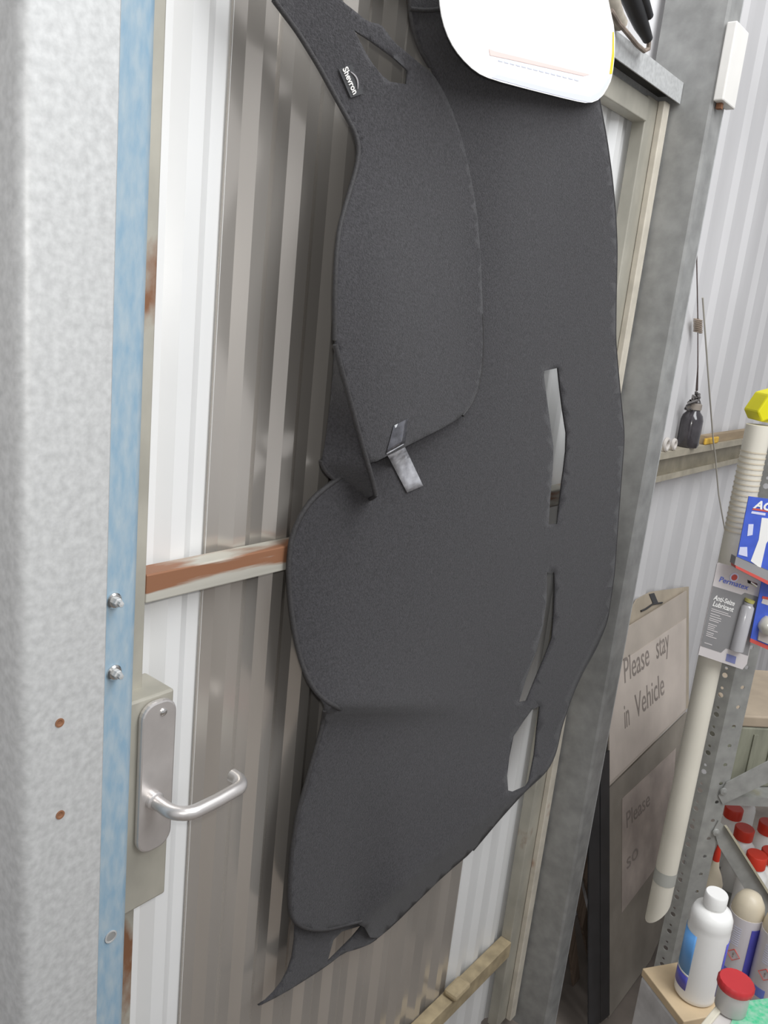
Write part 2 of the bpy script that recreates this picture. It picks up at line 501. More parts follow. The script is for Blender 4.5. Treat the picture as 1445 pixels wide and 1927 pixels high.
# lintel beam with its open underside
lb = empty('lintel_beam', (1.2, -0.02, ZC + 0.54))
tag(lb, 'grey steel lintel beam above the door ending at the right post', 'beam')
LZ0, LZ1 = ZC + 0.521, ZC + 0.565
MB().prism([(0.484, y, z) for y, z in ((-0.031, LZ0), (-0.028, LZ0), (-0.028, LZ1 - .004), (0.024, LZ1 - .004), (0.024, LZ0), (0.027, LZ0), (0.027, LZ1), (-0.031, LZ1))], (1.4805, 0, 0)).build('channel', GALV, lb)
MB().box(0.484, 1.9645, -0.0275, 0.0235, LZ0 + .018, LZ0 + .022).build('channel_shade', mat('channel_inside_shade', (0.09, 0.088, 0.08), 0.7, var=.2), lb)  # added dark sheet, paints the shade inside the open channel

# ================================================================== DASH MAT
def cl(x, a=0.0, b=1.0): return max(a, min(b, x))
def ss(x): x = cl(x); return x * x * (3 - 2 * x)
def dbody(px, py):
    u = cl((px - 545) / 625.0)
    d = 0.834 - 0.080 * u
    d -= 0.012 * ss(1 - py / 500.0)
    # lobe fold at left
    yc = 1338
    fade = ss((930 - px) / 300.0)
    up_ = -0.030 * math.exp(-max(0, yc - py) / 130.0)
    dn_ = 0.004 * math.exp(-max(0, py - yc) / 90.0)
    k_ = ss((py - yc + 12) / 26.0)
    d += fade * (up_ * (1 - k_) + dn_ * k_)
    # lobe edge curls back to the door
    e = cl((640 - px) / 100.0)
    if 900 < py < 1338: d += 0.010 * e * e
    # hanging waves
    d += 0.0045 * math.sin((px - 930 + 0.12 * (py - 900)) / 48.0) * ss((px - 850) / 120.0) * ss((900 - py) / 500.0)
    d += 0.0035 * math.sin(px / 75.0 + py / 160.0)
    # lower right strip curls away behind a crease
    ax, ay, bx, by = 690, 1722, 1010, 1462
    L = math.hypot(bx - ax, by - ay)
    s = ((px - ax) * (-(by - ay)) + (py - ay) * (bx - ax)) / L
    if py > 1380:
        q_ = ss((py - 1380) / 120.0) * ss((px - 640) / 120.0)
        d += q_ * (-0.028 * math.exp(s / 110.0) if s < 0 else -0.028 + 0.0016 * s)
    return min(d, 0.842)
def dflap(px, py):
    w = ss((915 - px) / 230.0) * ss((py - 120) / 420.0)
    return dbody(px, py) - 0.009 - 0.032 * w + 0.006 * math.sin(py / 130.0) * w
def Fb(px, py): return P(px, py, dbody(px, py))
def Ff(px, py): return P(px, py, dflap(px, py))

BODY = [(771, -120), (771, 14), (773, 36), (782, 69), (787, 91), (801, 111), (809, 125), (820, 150), (815, 200), (770, 400), (730, 600),
        (705, 800), (668, 876), (625, 908), (590, 935), (565, 970), (548, 1010), (541, 1070), (545, 1130), (553, 1190), (565, 1245), (585, 1292),
        (606, 1318), (612, 1332), (607, 1365), (597, 1400), (580, 1460), (560, 1530), (548, 1600), (543, 1680), (545, 1725), (556, 1742), (580, 1750),
        (612, 1751), (645, 1742), (680, 1735), (700, 1773), (740, 1740), (790, 1690), (840, 1642), (890, 1600), (940, 1540), (985, 1490), (1030, 1450),
        (1045, 1420), (1055, 1370), (1075, 1310), (1095, 1265), (1120, 1222), (1142, 1170), (1155, 1080), (1162, 980), (1168, 900), (1174, 820),
        (1170, 780), (1164, 720), (1157, 640), (1158, 560), (1160, 470), (1157, 400), (1150, 330), (1140, 260), (1128, 195), (1115, 120), (1090, 50), (1070, -120)]
SL1 = [(1021, 698), (1049, 692), (1053, 730), (1058, 770), (1065, 815), (1064, 850), (1060, 885), (1057, 905), (1053, 940), (1048, 986),
       (1031, 987), (1033, 950), (1036, 915), (1039, 880), (1040, 840), (1033, 790), (1025, 730)]
SL2 = [(1028, 1077), (1042, 1077), (1043, 1110), (1041, 1160), (1038, 1200), (1023, 1240), (1007, 1277), (990, 1319), (975, 1322), (989, 1275), (1008, 1225), (1020, 1180), (1027, 1130)]
SL3 = [(1015, 1328), (1010, 1370), (1005, 1420), (995, 1470), (989, 1480), (965, 1490), (955, 1487), (953, 1460), (957, 1425), (965, 1385), (985, 1355), (1000, 1335)]
mat_root = empty('dash_mat', P(760, 1750, 0.835))
tag(mat_root, 'black carpet dashboard mat with slots and folded flap hanging in front of the door', 'dash mat')
body = orient(sheet(smooth_poly(BODY), [SL1, SL2, SL3], 14, Fb)).build('main_panel', CARPET, mat_root, smooth=60, solid=0.0035)

FLAP = [(430, -120), (515, 0), (560, 60), (600, 125), (630, 180), (655, 225), (672, 255), (677, 280), (670, 320), (655, 370), (638, 430), (633, 480),
        (630, 550), (630, 640), (634, 665), (650, 722), (668, 790), (688, 862), (697, 873), (740, 851), (790, 826), (850, 796), (880, 771), (899, 733),
        (908, 690), (909, 640), (906, 560), (903, 480), (896, 400), (884, 330), (868, 260), (845, 195), (822, 152), (806, 132), (787, 119), (768, 102),
        (740, 80), (726, 60), (715, 46), (690, 41), (671, 25), (639, 0), (540, -120)]
FH = [(665, 57), (696, 77), (736, 106), (766, 133), (764, 159), (733, 154), (718, 143), (699, 119), (686, 98)]
flap = orient(sheet(smooth_poly(FLAP), [FH], 12, Ff)).build('folded_flap', CARPET, mat_root, smooth=60, solid=0.0035)
# strip turned back behind the flap's crease
def hemx(py): return 632 + (py - 655) * (708 - 632) / (932 - 655)
def leftx(py): return 630 - 27 * cl((py - 655) / 215.0) if py < 870 else 603 + (py - 870) * 1.3
def Ft(px, py):
    xh, xl = hemx(py), leftx(py)
    s = cl((xh - px) / max(1.0, xh - xl))
    return P(px, py, (dflap(xh, min(py, 870)) - 0.001) * (1 - s) + 0.826 * s)
TURN = [(631, 650), (627, 720), (613, 830), (604, 866), (607, 884), (640, 909), (685, 941), (703, 939), (708, 928), (690, 862), (668, 785), (650, 720), (636, 668)]
orient(sheet(smooth_poly(TURN), [], 10, Ft)).build('turned_back_edge', CARPET, mat_root, smooth=60, solid=0.0035)
# lower tab behind the bottom hem
def Fl(px, py):
    return P(px, py, min(0.8465, 0.8405 + 0.006 * ss((640 - px) / 150)) if px < 700 else min(0.844, dbody(px, py) + 0.006))
TAB = [(556, 1700), (553, 1790), (537, 1838), (507, 1877), (478, 1896), (530, 1870), (575, 1842), (615, 1816), (645, 1792), (672, 1785), (702, 1773), (722, 1750), (730, 1700), (640, 1690)]
TH = [(626, 1768), (642, 1752), (682, 1740), (662, 1764), (640, 1786), (614, 1812)]
orient(sheet(smooth_poly(TAB), [TH], 10, Fl)).build('lower_tab', CARPET, mat_root, smooth=60, solid=0.004)
# bound hems
def hem(pts, fn, r=0.0034, dd=0.0):
    q = []
    for (a, b) in zip(pts, pts[1:]):
        n = max(2, int(math.hypot(b[0] - a[0], b[1] - a[1]) / 9))
        q += [(a[0] + (b[0] - a[0]) * k / n, a[1] + (b[1] - a[1]) * k / n) for k in range(n)]
    q.append(pts[-1])
    for _ in range(4):
        q = [q[0]] + [((q[i - 1][0] + 2 * q[i][0] + q[i + 1][0]) / 4, (q[i - 1][1] + 2 * q[i][1] + q[i + 1][1]) / 4) for i in range(1, len(q) - 1)] + [q[-1]]
    MB().tube([fn(*p) for p in q], r, 8).build('hem', HEM, mat_root, smooth=80)
hem(FLAP[1:14], Ff)
hem([(631, 648), (634, 665), (650, 722), (668, 788), (688, 860), (700, 900), (707, 930)], lambda x, y: P(x, y, dflap(min(x, 697), min(y, 870)) - .002), 0.0038)
hem([(604, 866), (607, 885), (640, 910), (685, 942), (702, 940), (708, 930)], Ft, 0.0036)
hem([(870, 782), (885, 765), (899, 733), (907, 690), (909, 640), (907, 590)], Ff, 0.003)
hem([(660, 884), (625, 908), (590, 935), (565, 970), (548, 1010), (542, 1070), (546, 1130), (554, 1190), (566, 1245), (586, 1292), (608, 1318), (640, 1334)], Fb, 0.0042)
hem([(611, 1336), (607, 1365), (597, 1400), (580, 1460), (560, 1530), (549, 1600), (544, 1680), (546, 1725), (557, 1742), (580, 1750), (612, 1751), (645, 1742), (680, 1733)], Fb, 0.0038)
hem(BODY[0:7], Fb, 0.003)
hem([(771, 16), (790, 20), (812, 20), (830, 16)], lambda x, y: P(x, y, dbody(x, y) - .003), 0.003)
hem(BODY[40:64], Fb, 0.0026)
# woven brand tag on the strap
q = [(637, 130), (662, 121), (684, 176), (660, 184)]
m = MB(); vs = [P(x, y, dflap(x, y) - 0.0038) for x, y in q]
tg = MB().hexa(vs, (0, 0.0008, 0)).build('brand_tag', mat('tag_black', (0.03, 0.03, 0.032), 0.6, var=0.2), mat_root)
uu = vs[3] - vs[0]; vv = vs[1] - vs[0]
vv = vv - uu.normalized() * vv.dot(uu.normalized())
lettering('Shevron', vs[0] + uu * 0.06 + vv * 0.22 + Vector((0, -0.0007, 0)), uu, vv, 0.0128, OFFW, tg, bold=0.02, squeeze=0.78)
sw = [vs[0] + uu * (0.28 + 0.6 * k / 8) + vv * (0.68 + 0.22 * math.sin(math.pi * k / 8)) + Vector((0, -0.0008, 0)) for k in range(9)]
MB().tube(sw, [0.0004 + 0.0007 * math.sin(math.pi * k / 8) for k in range(9)], 6).build('logo_swoosh', mat('tag_grey', (0.45, 0.43, 0.44), 0.6, var=0.1), tg)
# clear adhesive tape over the flap's lower edge
def tape(q, fn, name, m_):
    mb = MB(); n = 6
    for i in range(n + 1):
        t = i / n
        for j in range(4):
            s = j / 3
            x = (q[0][0] * (1 - t) + q[3][0] * t) * (1 - s) + (q[1][0] * (1 - t) + q[2][0] * t) * s
            y = (q[0][1] * (1 - t) + q[3][1] * t) * (1 - s) + (q[1][1] * (1 - t) + q[2][1] * t) * s
            mb.v.append(fn(x, y, t))
    for i in range(n):
        for j in range(3):
            mb.f.append((i * 4 + j, i * 4 + j + 1, (i + 1) * 4 + j + 1, (i + 1) * 4 + j))
    return orient(mb).build(name, m_, mat_root, solid=0.0004, smooth=60)
tape([(741, 801), (768, 787), (762, 833), (727, 853)], lambda x, y, t: P(x, y, dflap(x, y) - 0.0036), 'adhesive_tape', TAPED)
tape([(727, 853), (759, 835), (796, 914), (766, 927)], lambda x, y, t: P(x, y, (dflap(740, 850) - 0.0036) * (1 - ss(t * 3)) + (dbody(x, y) - 0.004) * ss(t * 3)), 'adhesive_tape', TAPEC)
# wire hanger hooked over the lintel
hk = empty('wire_hook', P(800, -105, 0.78)); tag(hk, 'thin steel wire hook holding the black mat to the lintel', 'hook')
a = P(800, -60, 0.775); 
MB().tube([a, a + Vector((0, -0.02, 0.01)), Vector((a.x, -0.06, ZC + 0.54)), Vector((a.x, -0.045, ZC + 0.574)), Vector((a.x, -0.01, ZC + 0.577)), Vector((a.x, 0.02, ZC + 0.5675))], 0.002, 8).build('wire', STEEL, hk, smooth=True)

# hang card
CARDP = [(820, -120), (826, 0), (832, 40), (846, 78), (866, 108), (895, 136), (925, 150), (1000, 170), (1080, 190), (1108, 195), (1130, 186), (1147, 158), (1152, 140), (1156, 105), (1157, 60), (1146, 10), (1120, -120)]
c0 = P(990, 100, 0.738); cn = Vector((0.02, -1, 0.06)).normalized()
def Fc(px, py, o=0.0): return Ppl(px, py, c0 + cn * o, cn)
cr = empty('hang_card', Fc(1000, 175)); tag(cr, 'white glossy hang card with rounded corners and blue and yellow edges over the mat', 'hang card')
orient(sheet(smooth_poly(CARDP), [], 30, lambda x, y: Fc(x, y))).build('card', CARD, cr, solid=0.0012)
def cprint(pts, m_, name, o=0.0011):
    orient(sheet(pts, [], 0, lambda x, y: Fc(x, y, o))).build(name, m_, cr, solid=0.0003)
cprint([(925, 146), (935, 140), (1040, 168), (1110, 182), (1128, 172), (1146, 146), (1151, 140), (1146, 156), (1129, 184), (1108, 192.5), (1080, 187), (1000, 167)], PALEBLUE, 'blue_band')
cprint([(1147, 139), (1152, 100), (1153, 60), (1155, 60), (1155.5, 104), (1151.5, 139)], CYELL, 'yellow_band')
cprint([(920, 92), (930, 96), (1110, 140), (1098, 143), (960, 112), (922, 104)], PALEPINK, 'red_stripe')
for k in range(14):
    x0 = 938 + k * 11.0
    cprint([(x0, 112 + k * 2.75), (x0 + 8, 114 + k * 2.75), (x0 + 8, 117 + k * 2.75), (x0, 115 + k * 2.75)], PALEBLUE, 'print_mark')

# ================================================================== UPPER RIGHT
hose = empty('cable_loop', P(1200, 90, 0.80)); tag(hose, 'black cable loop hanging over the lintel beside the white card', 'cable')
dd = 0.80
MB().tube([P(x, y, dd) for x, y in ((1168, -40), (1184, -10), (1196, 20), (1206, 45), (1214, 62), (1219, 74))], [.018, .018, .017, .015, .012, .010], 12).build('cable', BLACK, hose, smooth=True)
MB().tube([P(x, y, dd - .012) for x, y in ((1200, -40), (1209, -5), (1221, 32))], [.011, .011, .009], 10).build('plug', BLACKM, hose, smooth=True)
MB().tube([P(x, y, dd) for x, y in ((1150, 20), (1163, 42), (1180, 62), (1198, 84), (1212, 96), (1220, 92), (1221, 76))], .0045, 8).build('thin_cord', mat('tan_cord', (0.20, 0.16, 0.13), 0.7, var=0.3, vscale=40), hose, smooth=True)
MB().tube([P(x, y, dd + .01) for x, y in ((1148, -40), (1152, 0), (1160, 30), (1168, 46))], .014, 10).build('pale_rope', mat('pale_rope', (0.40, 0.36, 0.30), 0.8, var=0.2, vscale=40), hose, smooth=True)

wb = empty('batten_box', P(1357, 195, 0.73)); tag(wb, 'narrow white rectangular box mounted high beside the right post', 'box')
A = [P(1367, 40, 0.745), P(1341, 190, 0.745)]
x0 = (A[0].x + A[1].x) / 2
MB().box(x0, x0 + 0.085, -0.128, -0.1055, A[1].z, A[0].z).build('cover', OFFW, wb, bevel=0.003)
MB().box(x0 + .018, x0 + 0.03, -0.12, -0.108, A[1].z - .012, A[1].z - .0005).build('cable_stub', RUSTH, wb)

# wall rail (girt) used as a ledge
gr = empty('wall_rail', (3.0, 0.03, ZC - 0.36)); tag(gr, 'dusty horizontal steel channel rail along the corrugated wall, used as a ledge', 'rail')
gz = P(1330, 838, 0.86).z
GIRT = mat('dusty_girt', (0.40, 0.36, 0.28), 0.6, 0.2, 0.15, 20.0)
MB().prism([(2.047, y, z) for y, z in ((0.056, gz), (0.010, gz), (0.010, gz - 0.020), (0.013, gz - .020), (0.013, gz - 0.003), (0.053, gz - 0.003), (0.053, gz - 0.085), (0.013, gz - 0.085), (0.013, gz - 0.07), (0.010, gz - 0.07), (0.010, gz - 0.088), (0.056, gz - 0.088))], (3.9, 0, 0)).build('channel', GIRT, gr)
st = P(1360, 815, 0.87)
MB().box(st.x - 0.17, st.x + 0.9, 0.022, 0.045, gz + 0.0005, gz + 0.028).build('wood_strip', mat('strip_wood', (0.36, 0.27, 0.17), 0.7, var=0.2, vscale=20, stretch=(.2, 1, 1)), None)
o = bpy.data.objects['wood_strip']; tag(o, 'thin dusty wooden strip lying on the wall rail', 'wood')
# things on the rail
p = P(1300, 826, 0.868)
jar = empty('dark_jar', (p.x, 0.03, gz)); tag(jar, 'small dark glass jar standing on the wall rail', 'jar')
MB().lathe([(0.030, 0.0), (0.034, 0.01), (0.034, 0.085), (0.030, 0.10), (0.020, 0.112), (0.020, 0.118)], 20, mtx=Matrix.Translation((p.x, 0.026, gz + .001))).build('body', DARKG, jar, smooth=True)
MB().lathe([(0.022, 0.119), (0.022, 0.135), (0.018, 0.138), (0, 0.138)], 16, mtx=Matrix.Translation((p.x, 0.026, gz))).build('lid', mat('dull_lid', (0.30, 0.26, 0.22), 0.5, var=0.2), jar, smooth=True)
for k, (px, py, r) in enumerate(((1258, 828, 0.016), (1272, 828, 0.013))):
    p = P(px, py, 0.862)
    mb = MB().tube([(p.x + r * math.cos(a * math.pi / 8), 0.016, gz + r + 0.006 + r * math.sin(a * math.pi / 8)) for a in range(17)], 0.006, 8)
    o = mb.build('cord_ring', mat('pale_ring', (0.58, 0.54, 0.5), 0.5, var=0.15), None, smooth=True)
    tag(o, ('larger' if k == 0 else 'smaller') + ' pale ring standing on the wall rail against the steel post', 'ring')
p = P(1342, 822, 0.865)
o = MB().box(p.x - .07, p.x + 0.06, 0.0125, 0.0215, gz + .0005, gz + 0.022).build('crayon_stub', YWAX, None, bevel=0.004)
tag(o, 'ochre yellow stub lying on the wall rail', 'crayon')
# wire with a coil and a small brush hanging on the wall
wr = empty('hanging_wire', P(1311, 740, 0.88)); tag(wr, 'thin rusty wire with a small coil hanging down the corrugated wall', 'wire')
wp = [P(x, y, 0.888) for x, y in ((1310, 420), (1311, 500), (1313, 600))]
MB().tube(wp, 0.0018, 6).build('wire', WIRE, wr)
c = [P(1313, 600, 0.888), P(1313, 626, 0.888)]
co = []
for k in range(60):
    t = k / 59
    b = c[0].lerp(c[1], t)
    co.append(b + Vector((math.cos(t * 14 * math.pi) * 0.012, math.sin(t * 14 * math.pi) * 0.012, 0)))
MB().tube(co, 0.0022, 6).build('coil', mat('coil_tan', (0.30, 0.24, 0.19), 0.6, var=0.2), wr)
MB().tube([P(x, y, 0.888) for x, y in ((1313, 626), (1313, 690), (1311, 735))], [0.0015, 0.002, 0.004], 6).build('wire_end', WIRE, wr)
br = empty('tangled_cord', P(1306, 790, 0.87)); tag(br, 'dark tangled cord bundle above the jar on the wall rail', 'cord')
rnd = random.Random(3)
pts = []
b0 = P(1306, 765, 0.874); b1 = P(1311, 738, 0.874)
for k in range(40):
    t = k / 39
    b = b0.lerp(b1, t); w = 0.05 * (1 - t) + .006
    pts.append(b + Vector((rnd.uniform(-w, w), rnd.uniform(-.012, .012), rnd.uniform(-.02, .02) * (1 - t))))
MB().tube(pts, 0.004, 6).build('cord', mat('dark_cord', (0.12, 0.11, 0.105), 0.6, var=0.3), br, smooth=True)
mb = MB().tube([P(x, y, 0.85) for x, y in ((1322, 560), (1332, 700), (1342, 830), (1346, 860), (1352, 930), (1366, 1010), (1380, 1060))], 0.0026, 6)
o = mb.build('string', CORD, None, smooth=True); tag(o, 'pale string hanging down across the wall rail', 'string')

# ================================================================== SIGN BOARDS behind the post
LA = CAM + Vector((0, 0.853, -1.0)); LB = CAM + Vector((0, 0.63, -2.03))
LN = Vector((1, 0, 0)).cross(LB - LA).normalized()
if LN.y > 0: LN = -LN
LUP = (LA - LB).normalized()
def PL(px, py, o): return Ppl(px, py, LA + LN * o, LN)
def leanquad(pts, o, name, m_, parent, th=0.005):
    q = [PL(x, y, o) for x, y in pts]
    q = [v + LUP * ((0.004 - v.z) / LUP.z) if v.z < 0.004 else v for v in q]
    return MB().prism(q, LN * -th).build(name, m_, parent)
s3 = empty('backing_board', PL(1230, 1165, -0.012)); tag(s3, 'brown backing board with a dark clip showing above the upper sign', 'board')
leanquad([(1170, 1180), (1199, 1128), (1225, 1114), (1296, 1104), (1296, 1330), (1160, 1470)], -0.0125, 'panel', mat('brown_board', (0.40, 0.34, 0.26), 0.8, var=0.15), s3)
leanquad([(1222, 1118), (1231, 1116), (1239, 1135), (1230, 1138)], -0.010, 'clip', BLACKM, s3, th=0.002)
MB().tube([PL(1206, 1150, -.010), PL(1215, 1146, -.010), PL(1228, 1137, -.010), PL(1246, 1134, -.010)], 0.003, 6).build('clip_wire', BLACKM, s3)
s1 = empty('warning_sign', PL(1200, 1400, 0)); tag(s1, 'beige sign board lettered Please stay in Vehicle leaning behind the post', 'sign')
leanquad([(1172, 1186), (1292, 1112), (1291, 1337), (1146, 1480), (1147, 1330)], 0.0, 'board', BOARD, s1)
leanquad([(1168, 1247), (1291, 1163), (1290, 1334), (1146, 1474), (1147, 1330)], 0.0012, 'paper', SHEETP, s1, th=0.001)
def stext(t, a, b, size, k, parent, o=0.0016):
    o1 = PL(*a, o); e1 = PL(*b, o)
    u = (e1 - o1).normalized(); v = LUP - u * LUP.dot(u)
    lettering(t, o1, u, v, size, INK, parent, squeeze=(e1 - o1).length / size / k)
stext('Please', (1174, 1287), (1229, 1245), 0.115, 2.85, s1)
stext('stay', (1235, 1241), (1264, 1218), 0.115, 1.9, s1)
stext('in', (1175, 1372), (1187, 1362), 0.115, .82, s1)
stext('Vehicle', (1196, 1353), (1256, 1300), 0.115, 3.25, s1)
s2 = empty('warning_sign', PL(1200, 1700, 0)); tag(s2, 'grimy lower sign board lettered Please standing below the upper sign', 'sign')
leanquad([(1146, 1484), (1292, 1340), (1280, 1560), (1262, 1720), (1225, 1860), (1146, 1925)], -0.006, 'board', BOARDG, s2)
leanquad([(1171, 1503), (1272, 1408), (1258, 1600), (1170, 1718)], -0.0045, 'paper', mat('grimy_paper', (0.40, 0.34, 0.30), 0.7, var=0.2, vscale=9), s2, th=0.001)
stext('Please', (1178, 1560), (1232, 1505), 0.075, 3.0, s2, -0.0041)
stext('so', (1179, 1638), (1206, 1604), 0.075, 1.1, s2, -0.0041)
ba = empty('black_strip', PL(1125, 1900, 0.02)); tag(ba, 'black metal angle strip standing upright beside the lower sign', 'metal strip')
leanquad([(1108, 1440), (1128, 1425), (1129, 1925), (1108, 1935)], 0.010, 'flange', BLACKM, ba, th=.004)
leanquad([(1130, 1425), (1147, 1412), (1147, 1910), (1130, 1925)], 0.007, 'flange', BLACKM, ba, th=.004)
def wallquad(pts, d, name, m_, th):
    q = [P(x, y, d) for x, y in pts]
    q = [Vector((v.x, v.y, max(v.z, 0.002))) for v in q]
    return MB().prism(q, (0, th, 0)).build(name, m_, None)
for k, (q, d_, lab) in enumerate((([(1066, 1725), (1079, 1715), (1079, 1905), (1068, 1915)], 0.775, 'short pale plywood offcut nearest the steel post'),
        ([(1076, 1660), (1090, 1650), (1098, 1915), (1086, 1925)], 0.790, 'middle thin plywood offcut of three beside the black strip'),
        ([(1078, 1540), (1112, 1500), (1110, 1915), (1095, 1925)], 0.805, 'tallest and reddish plywood offcut of three beside the black strip'))):
    o = wallquad(q, d_, 'plywood_offcut', TIMBER, .007)
    tag(o, lab, 'plywood', 'plywood offcuts behind the post')

# ================================================================== RACK
U = Pt(1375, 1300, 2.0)
RR = Vector((0.707, -0.707, 0)); NN = Vector((0.707, 0.707, 0)); UP = Vector((0, 0, 1))
nrm = -NN
rack = empty('storage_rack', (U.x, U.y, 0)); tag(rack, 'grey slotted steel storage rack with diagonal braces at the right edge', 'rack')
def circ(cx, cy, r, n=8): return [(cx + r * math.cos(2 * math.pi * k / n), cy + r * math.sin(2 * math.pi * k / n)) for k in range(n)]
ztop = ZC - 0.10
hl = []; hr = []
z = 0.05
while z < ztop - 0.05:
    hl += [circ(0.021, z, 0.0068), circ(0.021, z + 0.019, 0.004, 6)]
    hr += [circ(0.028, z + 0.03, 0.0052)]
    z += 0.0525
LFD = (NN * 0.72 - RR * 0.69).normalized()
def fl(x, z): return Vector((U.x, U.y, 0)) + LFD * x + UP * z
def fr(x, z): return Vector((U.x, U.y, 0)) + RR * x + UP * z
orient(sheet([(0, 0), (0.040, 0), (0.040, ztop), (0, ztop)], hl, 0, fl)).build('upright_flange', RACKM, rack, solid=0.002, solid_off=-1)
orient(sheet([(0, 0), (0.05, 0), (0.05, ztop), (0, ztop)], hr, 0, fr)).build('upright_flange', RACKM, rack, solid=0.002, solid_off=-1)
def PR(px, py, o=0.0): return Ppl(px, py, U + nrm * o, nrm)
def rackbar(q, o, name, th=0.003):
    pts = [PR(x, y, o) for x, y in q]
    return MB().prism(pts, nrm * -th).build(name, RACKM, rack)
rackbar([(1352, 1498), (1367, 1473), (1460, 1425), (1460, 1466), (1374, 1507), (1360, 1514)], 0.004, 'brace')
rackbar([(1343, 1562), (1352, 1545), (1372, 1562), (1460, 1703), (1460, 1755), (1440, 1735), (1352, 1592)], 0.004, 'brace')
MB().prism([PR(x, y, 0.004) for x, y in ((1362, 1553), (1366, 1552), (1462, 1702), (1460, 1707))], nrm * 0.012).build('brace_lip', mat('rack_edge', (0.52, 0.48, 0.36), 0.5, 0.2, 0.1), rack)
for px, py in ((1361, 1489), (1347, 1566)):
    p = PR(px, py, 0.0045)
    MB().lathe([(0.010, 0), (0.009, 0.004), (0.0, 0.006)], 12, mtx=Matrix.Translation(p) @ nrm.to_track_quat('Z', 'Y').to_matrix().to_4x4()).build('bolt', RACKM, rack, smooth=True)
# shelves
SH = ZC - 1.55
B = Vector((U.x, U.y, 0))
for zz in (SH, ZC - 1.10):
    a = B + NN * 0.012 + RR * 0.0
    MB().hexa([a + UP * zz, a + RR * 0.9 + UP * zz, a + RR * 0.9 + NN * 0.42 + UP * zz, a + NN * 0.42 + RR * 0.24 + UP * zz], UP * -0.025).build('shelf', RACKM, rack)
a = B + NN * 0.012 + RR * 0.86
MB().hexa([a, a + RR * 0.05, a + RR * 0.05 + UP * ztop, a + UP * ztop], NN * 0.003).build('upright_flange', RACKM, rack)

# cream pole against the rack upright, with ribbed upper end and grey tape
p0 = Ppl(1238, 1712, U + nrm * 0.04, nrm); p1 = Ppl(1428, 800, U + nrm * 0.04, nrm)
pole = empty('cream_pole', p0); tag(pole, 'cream white plastic pole fastened along the left side of the rack upright', 'pole')
ax = (p1 - p0).normalized()
side = ax.cross(nrm).normalized()
n = 24
vs0 = []; mb = MB()
Rp = 0.0265
b2 = ax.cross(side).normalized()
for k in range(n):
    a = 2 * math.pi * k / n
    off = side * math.cos(a) * Rp + b2 * math.sin(a) * Rp
    slant = off.dot(side) * 1.25
    mb.v.append(p0 + off + ax * slant)
for k in range(n):
    a = 2 * math.pi * k / n
    mb.v.append(p1 + side * math.cos(a) * Rp + b2 * math.sin(a) * Rp)
mb.f = [(k, (k + 1) % n, n + (k + 1) % n, n + k) for k in range(n)] + [tuple(range(n - 1, -1, -1)), tuple(range(n, 2 * n))]
mb.build('tube', TUBE, pole, smooth=True)
t0 = p0 + ax * 0.085
MB().tube([t0, t0 + ax * 0.035], Rp + 0.0006, 24, cap=False).build('tape_band', TAPEG, pole, smooth=True)
L = (p1 - p0).length
for k in range(16):
    c = p1 - ax * (0.06 + 0.012 * k)
    MB().tube([c, c + ax * 0.003], Rp + 0.0012, 20, cap=False).build('rib', CREAM, pole, smooth=True)
yo = empty('yellow_cap', p1 + ax * .004); tag(yo, 'bright yellow plastic cap on top of the cream pole', 'cap')
q = [PR(x, y, 0.055) for x, y in ((1425, 776), (1448, 742), (1475, 735), (1475, 780), (1433, 795))]
MB().prism(q, nrm * -0.06).build('shell', YELL, yo, bevel=0.004)
MB().prism([PR(x, y, 0.048) for x, y in ((1427, 779), (1474, 782), (1474, 800), (1434, 794))], nrm * -0.05).build('underside', mat('shaded_yellow', (0.42, 0.36, 0.02), 0.6, var=0.1), yo)  # same yellow made darker, shade of the underside put into the colour

# hanging packs
def quadpt(q, u, v, o):
    a = [PR(x, y, o + 0.045) for x, y in q]
    return (a[0] * (1 - u) + a[1] * u) * (1 - v) + (a[3] * (1 - u) + a[2] * u) * v
def patch(q, uv, o, th, name, m_, parent):
    return MB().prism([quadpt(q, u, v, o) for u, v in uv], nrm * -th).build(name, m_, parent)
def R4(u0, v0, u1, v1): return [(u0, v0), (u1, v0), (u1, v1), (u0, v1)]
# grey and white tube pack
Q = [(1350, 1058), (1437, 1084), (1403, 1262), (1314, 1232)]
pk = empty('blister_pack', quadpt(Q, .5, 1, 0.05)); tag(pk, 'grey and white blister pack lettered Permatex hanging on the rack upright', 'blister pack', 'packs hanging on the rack')
patch(Q, [(0.03, 0.0), (0.97, 0), (1, .02), (1, .93), (.93, 1), (.0, 1), (0, .02)], 0.05, 0.002, 'card', PACKW, pk)
patch(Q, [(0.01, .25), (.62, .25), (.68, .22), (.99, .22), (.99, .84), (.52, .84), (.44, .9), (.01, .9)], 0.0506, 0.0008, 'grey_panel', PACKG, pk)
a = quadpt(Q, .80, .30, .056); b = quadpt(Q, .74, .82, .056)
MB().tube([a, a.lerp(b, .06), a.lerp(b, .1), b], [0.010, 0.010, 0.014, 0.015], 14).build('tube', PACKC, pk, smooth=True)
a2 = quadpt(Q, .815, .27, .056)
MB().tube([a2, a], 0.011, 12).build('tube_cap', mat('olive_yellow', (0.45, 0.42, 0.12), 0.5, var=0.1), pk, smooth=True)
uq = quadpt(Q, 1, 0, 0) - quadpt(Q, 0, 0, 0); vq = quadpt(Q, 0, 0, 0) - quadpt(Q, 0, 1, 0)
